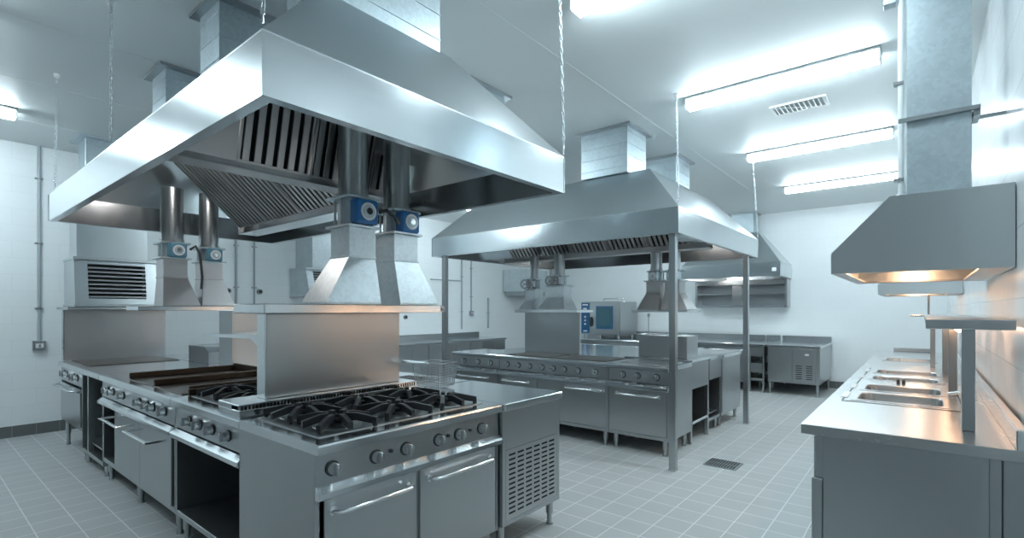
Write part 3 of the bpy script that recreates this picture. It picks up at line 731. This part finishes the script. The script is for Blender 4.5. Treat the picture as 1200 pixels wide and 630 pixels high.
t = thing('drawer_rack', 'narrow open steel rack between the far fridge and the back counter', 'rack', (-2.34, 9.40, 0), 0)
b = MB(); w = .24
for u in (0, w - .025):
    for v in (0, .7): b.box(u, u + .025, v, v + .025, .0005, .795, .002)
part('frame', b, ST, t)
for z0, z1 in ((.62, .78), (.34, .50), (.2, .24)): part('drawer', MB().box(.028, w - .028, .004, .70, z0, z1, .003), ST, t)
part('worktop', MB().box(-.005, w + .005, -.01, 1.3, .796, .83, .004), STT, t); part('upstand', MB().box(-.005, w + .005, 1.27, 1.3, .8305, .935, .003), STT, t)
for x0, w, lab in ((-3.79, 1.43, 'back counter right of the combi oven, below the wall rack'), (-6.35, 2.54, 'long back counter carrying the combi oven')):
    t = thing('counter', lab, 'counter', (x0, 9.42, 0), 0)
    zt = .80 if w > 2 else .83
    unit(t, w, 1.28, zt=zt, z0=.15, cells=((.02, w / 2, 'door', True), (w / 2, w - .02, 'door', True)))
    part('upstand', MB().box(.001, w - .001, 1.255, 1.28, zt + .0005, .935, .003), ST, t)

# ------------------------------------------------------------------ left wall counters, small vent boxes, conduits
t = thing('worktop', 'long steel worktop with upstand running along the left wall behind the islands', 'worktop', (-7.02, 4.0, .785), PI / 2)
part('top', MB().box(0, 4.40, 0, .84, 0, .035, .004), STT, t); part('upstand', MB().box(0, 4.40, .815, .84, .0355, .14, .003), ST, t)
for i, lab in enumerate(('nearest', 'second', 'third', 'farthest')):
    t = thing('base_cabinet', lab + ' of the steel cabinets under the worktop along the left wall', 'cabinet', (-7.03, 4.005 + i * 1.1, 0), PI / 2, 'cabinets along the left wall')
    unit(t, 1.09, .80, zt=.784, z0=.12, top=False, lip=.001, cells=((.02, .365, 'panel'), (.365, .72, 'panel'), (.72, 1.07, 'panel')))
louvre_box('wall vent box with duct on the left wall, half hidden by the near flues', (-7.25, 3.98, 1.66), PI / 2, .72, .60, .42, .12, GALW)
b = MB(); b.box(XL + .005, -7.35, 4.08, 4.62, 2.082, 2.75, .003); b.box(XL + .005, -7.345, 4.075, 4.625, 2.55, 2.56)
solo('ventilation_duct', b, GALW, 'pale boxed duct above the small wall vent box on the left wall', 'duct', (-7.6, 4.35, 2.082))
t = thing('extraction_box', 'plain white boxed canopy in the far left corner behind the hood post', 'hood', (-7.2, 9.25, 1.86), PI / 2)
part('canopy', MB().box(0, .95, 0, .64, 0, .52, .004), GALW, t); part('filter_tray', MB().box(.04, .90, .04, .60, -.10, -.0005, .003), STD, t)

def conduit(label, x, y, z0, z1, r=.012, box=None, mat=PVC, cat='conduit', clips=2, stand=.02):
    t = thing('conduit_pipe', label, cat, (x, y, z0), PI / 2)
    p = MB(); p.cyl((0, -stand, 0), (0, -stand, z1 - z0), r, n=12); part('pipe', p, mat, t)
    for i in range(clips):
        z = (z1 - z0) * (i + .5) / clips; part('clip', MB().box(-.035, .035, -stand - r - .003, -.001, z - .008, z + .008, .002), STD, t)
    if box:
        k = MB(); k.m = 0; k.box(-box / 2, box / 2, -.06, -.001, -box, -.0005, .005); k.m = 1; k.box(-box * .3, box * .3, -.064, -.06, -box * .75, -box * .3); k.m = 0; k.box(-box * .08, box * .08, -.072, -.063, -box * .65, -box * .4)
        part('switch_box', k, [STD, WHT], t)
conduit('grey conduit down the bare tiled wall to a small switch box', XL, 1.02, 1.07, H - .002, .016, .11, clips=3)
conduit('grey conduit on the left wall just right of the weathered flues', XL, 3.16, 1.45, H - .002, .016, clips=3)
conduit('thinner grey conduit on the left wall, second from the weathered flues', XL, 3.42, 1.45, H - .002, .012, clips=3)
conduit('grey conduit on the left wall behind the near left post, without a box', XL, 7.85, 1.0, H - .002, .018, clips=3)
conduit('grey conduit ending in a socket box on the left wall past the hood post', XL, 8.15, 1.40, H - .002, .016, .10, clips=3)
conduit('short upright pipe on the left wall above the far end of the worktop', XL, 8.72, 1.0, 1.70, .022, clips=1)
b = MB(); b.cyl((XL + .02, 6.95, 2.06), (XL + .02, 7.83, 2.06), .012, n=10)
solo('conduit_pipe', b, PVC, 'horizontal conduit on the left wall behind the near left post', 'conduit', (XL + .02, 7.4, 2.06))
for y, z, lab in ((3.05, 1.70, 'small dark socket left of the two conduits beside the weathered flues'), (3.50, 1.70, 'small dark socket right of the two conduits beside the weathered flues'), (6.3, 1.28, 'small round wall socket seen between the back panel and the near left post')):
    k = MB(); k.m = 0; k.cyl((XL + .001, y, z), (XL + .035, y, z), .042, n=16); k.m = 1; k.cyl((XL + .035, y, z), (XL + .045, y, z), .025, n=12)
    solo('wall_socket', k, [STD, KNB], lab, 'socket', (XL, y, z), 'small wall sockets')

# ------------------------------------------------------------------ serving line on the right
CX0, CX1, CY0, CY1 = -.43, .30, 2.624, 8.0
t = thing('serving_counter', 'long steel serving counter with hot wells along the right wall', 'counter', (CX0, CY0, 0), 0)
M4 = rel(CX0, CY0)
wells = [(3.52, 3.86), (3.98, 4.30), (4.62, 4.90), (5.12, 5.42), (6.42, 6.80)]
WX0, WX1 = -.30, .098
tp = LMB(M4); ys = [CY0]; 
e = CY0
for a, b_ in wells:
    tp.box(CX0, CX1 - .03, e, a, .862, .90, .0); tp.box(CX0, WX0, a, b_, .862, .90); tp.box(WX1, CX1 - .03, a, b_, .862, .90); e = b_
tp.box(CX0, CX1 - .03, e, CY1, .862, .90)
tp.box(CX0 - .0, CX1, CY0 - .003, CY0, .855, .8995, .001)
part('worktop', tp, STC, t)
part('upstand', LMB(M4).box(CX1 - .029, CX1 + .008, CY0, CY1, .86, .975, .004), STT, t)
part('end_upstand', LMB(M4).box(-.28, .10, CY1 - .04, CY1, .901, .945, .003), STD, t)
bd = LMB(M4); bd.box(-.375, .235, CY0 + .02, CY0 + .04, .10, .861, .002); bd.box(-.375, -.355, CY0 + .04, CY1 - .02, .10, .861); bd.box(.215, .235, CY0 + .04, CY1 - .02, .10, .861); bd.box(-.355, .215, CY0 + .04, CY1 - .02, .10, .12)
part('body', bd, ST, t)
part('end_panel', LMB(M4).box(-.345, .20, CY0 + .004, CY0 + .019, .06, .86, .003), ST, t)
part('corner_post', LMB(M4).box(.236, .298, CY0 + .012, CY0 + .06, .06, .86, .003), ST, t)
part('corner_post', LMB(M4).box(-.39, -.347, CY0 + .006, CY0 + .05, .06, .66, .003), ST, t)
part('drawer_front', LMB(M4).box(-.388, -.376, CY0 + .06, CY0 + .8, .62, .84, .003), ST, t)
for k in range(4): part('door', LMB(M4).box(-.388, -.376, CY0 + .06 + k * 1.3, CY0 + 1.34 + k * 1.3, .12, .60, .003), ST, t)
part('plinth', LMB(M4).box(-.34, .2, CY0 + .06, CY1 - .06, .001, .10), STD, t)
for i, (a, b_) in enumerate(wells):
    q = LMB(M4); z0 = .80; rr = .04
    def rrect(d, z, r):
        P = []
        for cx, cy, a0 in ((WX1 - d - r, b_ - d - r, 0), (WX0 + d + r, b_ - d - r, 90), (WX0 + d + r, a + d + r, 180), (WX1 - d - r, a + d + r, 270)):
            for k in range(5): P.append((cx + r * math.cos(math.radians(a0 + k * 22.5)), cy + r * math.sin(math.radians(a0 + k * 22.5)), z))
        return P
    q.loft([rrect(-.022, .9005, .02), rrect(-.022, .9025, .02), rrect(.004, .9025, .05), rrect(.008, .898, .05), rrect(.022, z0, .045)], False, True)
    o = part('food_pan', q, STC, t)
for a, b_ in wells[:4]: part('well_grip', LMB(M4).box(-.378, -.345, a + .05, b_ - .05, .9022, .9040, .0005), STW, t)
fr = LMB(M4); fr.box(-.36, .17, 3.435, 3.44, .9002, .9022); fr.box(-.36, -.355, 3.44, 5.5, .9002, .9022); fr.box(.165, .17, 3.44, 5.5, .9002, .9022)
part('well_seam', fr, DARK, t)
for x in (-.13, -.10):
    k = LMB(M4); k.cyl((x, 4.46, .9005), (x, 4.46, .93), .011, .009, 12); part('drain_knob', k, KNB, t)
# heat lamp gantry standing on the counter
t = thing('heat_gantry', 'steel gantry shelf on posts standing on the serving counter', 'shelf', (.15, 2.90, .901), 0)
M5 = rel(.15, 2.90, .901)
part('shelf', LMB(M5).box(.015, .262, 2.90, 6.05, 1.338, 1.378, .004), STD, t)
part('end_rail', LMB(M5).box(.012, .298, 2.885, 2.899, 1.336, 1.379, .003), ST, t)
for y, x, w in ((2.90, .154, .022), (4.10, .146, .021), (5.35, .145, .018), (5.95, .075, .018)):
    part('post', LMB(M5).box(x - w, x + w, y, y + .04, .9015, 1.337, .003), ST, t)
lp = LMB(M5)
for y in (3.4, 4.0, 4.6, 5.2): lp.cyl((.14, y - .15, 1.322), (.14, y + .15, 1.322), .010, n=10)
part('heat_lamp', lp, HEAT, t, 'glowing orange heat lamp')
v = LMB(M5); v.tube([(.105, 3.42, .99), (.135, 3.40, 1.0), (.165, 3.38, 1.01)], .008, 8); v.box(.155, .172, 3.36, 3.40, .985, 1.04, .003); part('tap_lever', v, CHR, t)

def serving_hood(label, y0, y1, z0, loc_label=None):
    t = thing('serving_hood', label, 'hood', (0, y0, z0), 0)
    x0, x1 = -.366, XR - .004
    pr = [(x0, 0), (x0, .104), (-.123, .368), (x1, .368), (x1, 0)]
    e = .012; b = MB(); L = y1 - y0
    for a in (0, L - e): b.prism(pr, 'y', a, a + e)
    b.box(x0, x0 + e, e, L - e, 0, .104); b.box(x1 - e, x1, e, L - e, 0, .368); b.box(-.123, x1 - e, e, L - e, .356, .368)
    b.prism([(x0, .104), (-.123, .368), (-.115, .358), (x0 + e, .098)], 'y', e, L - e)
    part('canopy', b, STH, t)
    r = MB(); r.box(x0 + e, x0 + .06, e, L - e, .002, .012); r.box(x1 - .11, x1 - e, e, L - e, .002, .012); r.box(x0 + .06, x1 - .11, L - .10, L - e, .002, .012); part('rim', r, STW, t)
    c = MB(); c.box(x0 + .03, x1 - .02, .03, L - .03, .085, .095); part('ceiling_sheet', c, STW, t)
    for y in (L * .28, L * .72):
        k = MB(); k.cyl((-.05, y, .084), (-.05, y, .066), .04, .036, 18); part('spot_lamp', k, WARM, t, 'glowing warm lamp')
    return t
serving_hood('wall-mounted wedge-shaped steel hood with warm lamps over the near end of the serving counter', 3.06, 4.36, 1.606)
serving_hood('second wedge-shaped steel hood with a warm lamp, over the far end of the serving counter', 6.65, 7.75, 1.585)
b = MB(); b.box(-.062, .185, 3.26, 3.60, 1.976, H - .002, .003)
solo('ventilation_duct', b, GAL, 'tall spangled galvanised duct above the near serving hood', 'duct', (.06, 3.43, 1.976))
b = MB(); b.box(-.095, .215, 3.235, 3.255, 2.375, 2.395, .002); b.box(.19, .215, 3.255, 3.4, 2.35, 2.395, .002); b.box(.187, XR - .001, 3.39, 3.41, 2.37, 2.385)
solo('duct_strap', b, STD, 'dark steel strap bracket across the tall spangled duct', 'bracket', (.06, 3.25, 2.375))
t = thing('conduit_pipe', 'white pipe standing beside the tall spangled duct', 'conduit', (-.085, 3.30, 1.976), 0)
p = MB(); p.cyl((0, 0, 0), (0, 0, H - 1.978), .013, n=14); p.cyl((0, 0, 0), (0, 0, .05), .022, n=14); part('pipe', p, PVW, t)
for z in (.12, .62): part('clip', MB().box(-.03, .012, -.02, .02, z - .008, z + .008, .002), STD, t)
b = MB(); b.box(-.155, -.105, 3.27, 3.33, 3.02, 3.12, .003)
part('junction_box', LMB(rel(-.085, 3.30, 1.976)).box(-.16, -.102, 3.27, 3.33, 3.015, 3.13, .003), GAL, t)
# small hanging shelf under the far hood
t = thing('hanging_shelf', 'small shelf hung on a thin rod below the second serving hood', 'shelf', (0, 6.9, 1.35), 0)
part('shelf', MB().box(-.10, .20, 0, .5, 0, .018, .003), STT, t); k = MB(); k.cyl((.055, .1, .018), (.055, .1, .236), .009, n=10); part('rod', k, STD, t)

# ------------------------------------------------------------------ ceiling vent and floor drain
t = thing('ceiling_vent', 'square white louvred vent on the ceiling between two strip lights', 'vent', (-.875, 5.25, H), 0)
f = MB(); W2, D2 = .225, .135
f.box(-W2, W2, -D2, -D2 + .022, -.012, 0, .002); f.box(-W2, W2, D2 - .022, D2, -.012, 0, .002); f.box(-W2, -W2 + .022, -D2 + .022, D2 - .022, -.012, 0, .002); f.box(W2 - .022, W2, -D2 + .022, D2 - .022, -.012, 0, .002)
part('frame', f, WHT, t)
l = MB(); l.m = 1; l.box(-W2 + .02, W2 - .02, -D2 + .02, D2 - .02, -.003, -.001); l.m = 0
for i in range(11):
    x = -W2 + .035 + i * .038; l.slab([(x, -D2 + .022, -.004), (x + .016, -D2 + .022, -.016), (x + .016, D2 - .022, -.016), (x, D2 - .022, -.004)], .002)
l.slab([(-W2 + .022, -D2 + .022, -.018), (-W2 + .04, -D2 + .022, -.018), (W2 - .022, D2 - .022, -.018), (W2 - .04, D2 - .022, -.018)], .002)
part('louvres', l, [WHT, STD], t)
t = thing('floor_drain', 'dark slotted drain grate set in the tiled floor before the far island', 'drain', (-1.42, 4.81, 0), 0)
f = MB(); a, c = .138, .125
for q in (-1, 1): f.box(-a, a, q * c - .008, q * c + .008, .0004, .006); f.box(q * a - .008, q * a + .008, -c + .008, c - .008, .0004, .006)
for i in range(11): x = -a + .018 + i * .024; f.box(x, x + .009, -c + .008, c - .008, .0008, .005)
f.box(-a + .008, a - .008, -.005, .005, .0008, .005)
part('grate', f, STD, t); part('sump', MB().box(-a + .008, a - .008, -c + .008, c - .008, .0002, .0006), DARK, t)

# ------------------------------------------------------------------ camera, world, output look
cam = bpy.data.cameras.new('camera'); co = bpy.data.objects.new('camera', cam); COL.objects.link(co)
co.location = (0, 0, 1.42); co.rotation_euler = (PI / 2, 0, math.radians(39.27))
cam.sensor_width = 36; cam.lens = 587.74 / 1200 * 36; cam.shift_y = (363.03 - 315) / 1200; cam.clip_start = .05; cam.clip_end = 60
SC.camera = co
wd = bpy.data.worlds.new('world'); SC.world = wd; wd.use_nodes = True
wd.node_tree.nodes['Background'].inputs[0].default_value = (.6, .75, .85, 1); wd.node_tree.nodes['Background'].inputs[1].default_value = .05
vs = SC.view_settings; vs.view_transform = 'Standard'; vs.look = 'None'; vs.gamma = 1; vs.use_curve_mapping = False; vs.exposure = 1.2
SC.cycles.max_bounces = 10; SC.cycles.diffuse_bounces = 5; SC.cycles.glossy_bounces = 6; SC.cycles.sample_clamp_indirect = 6.
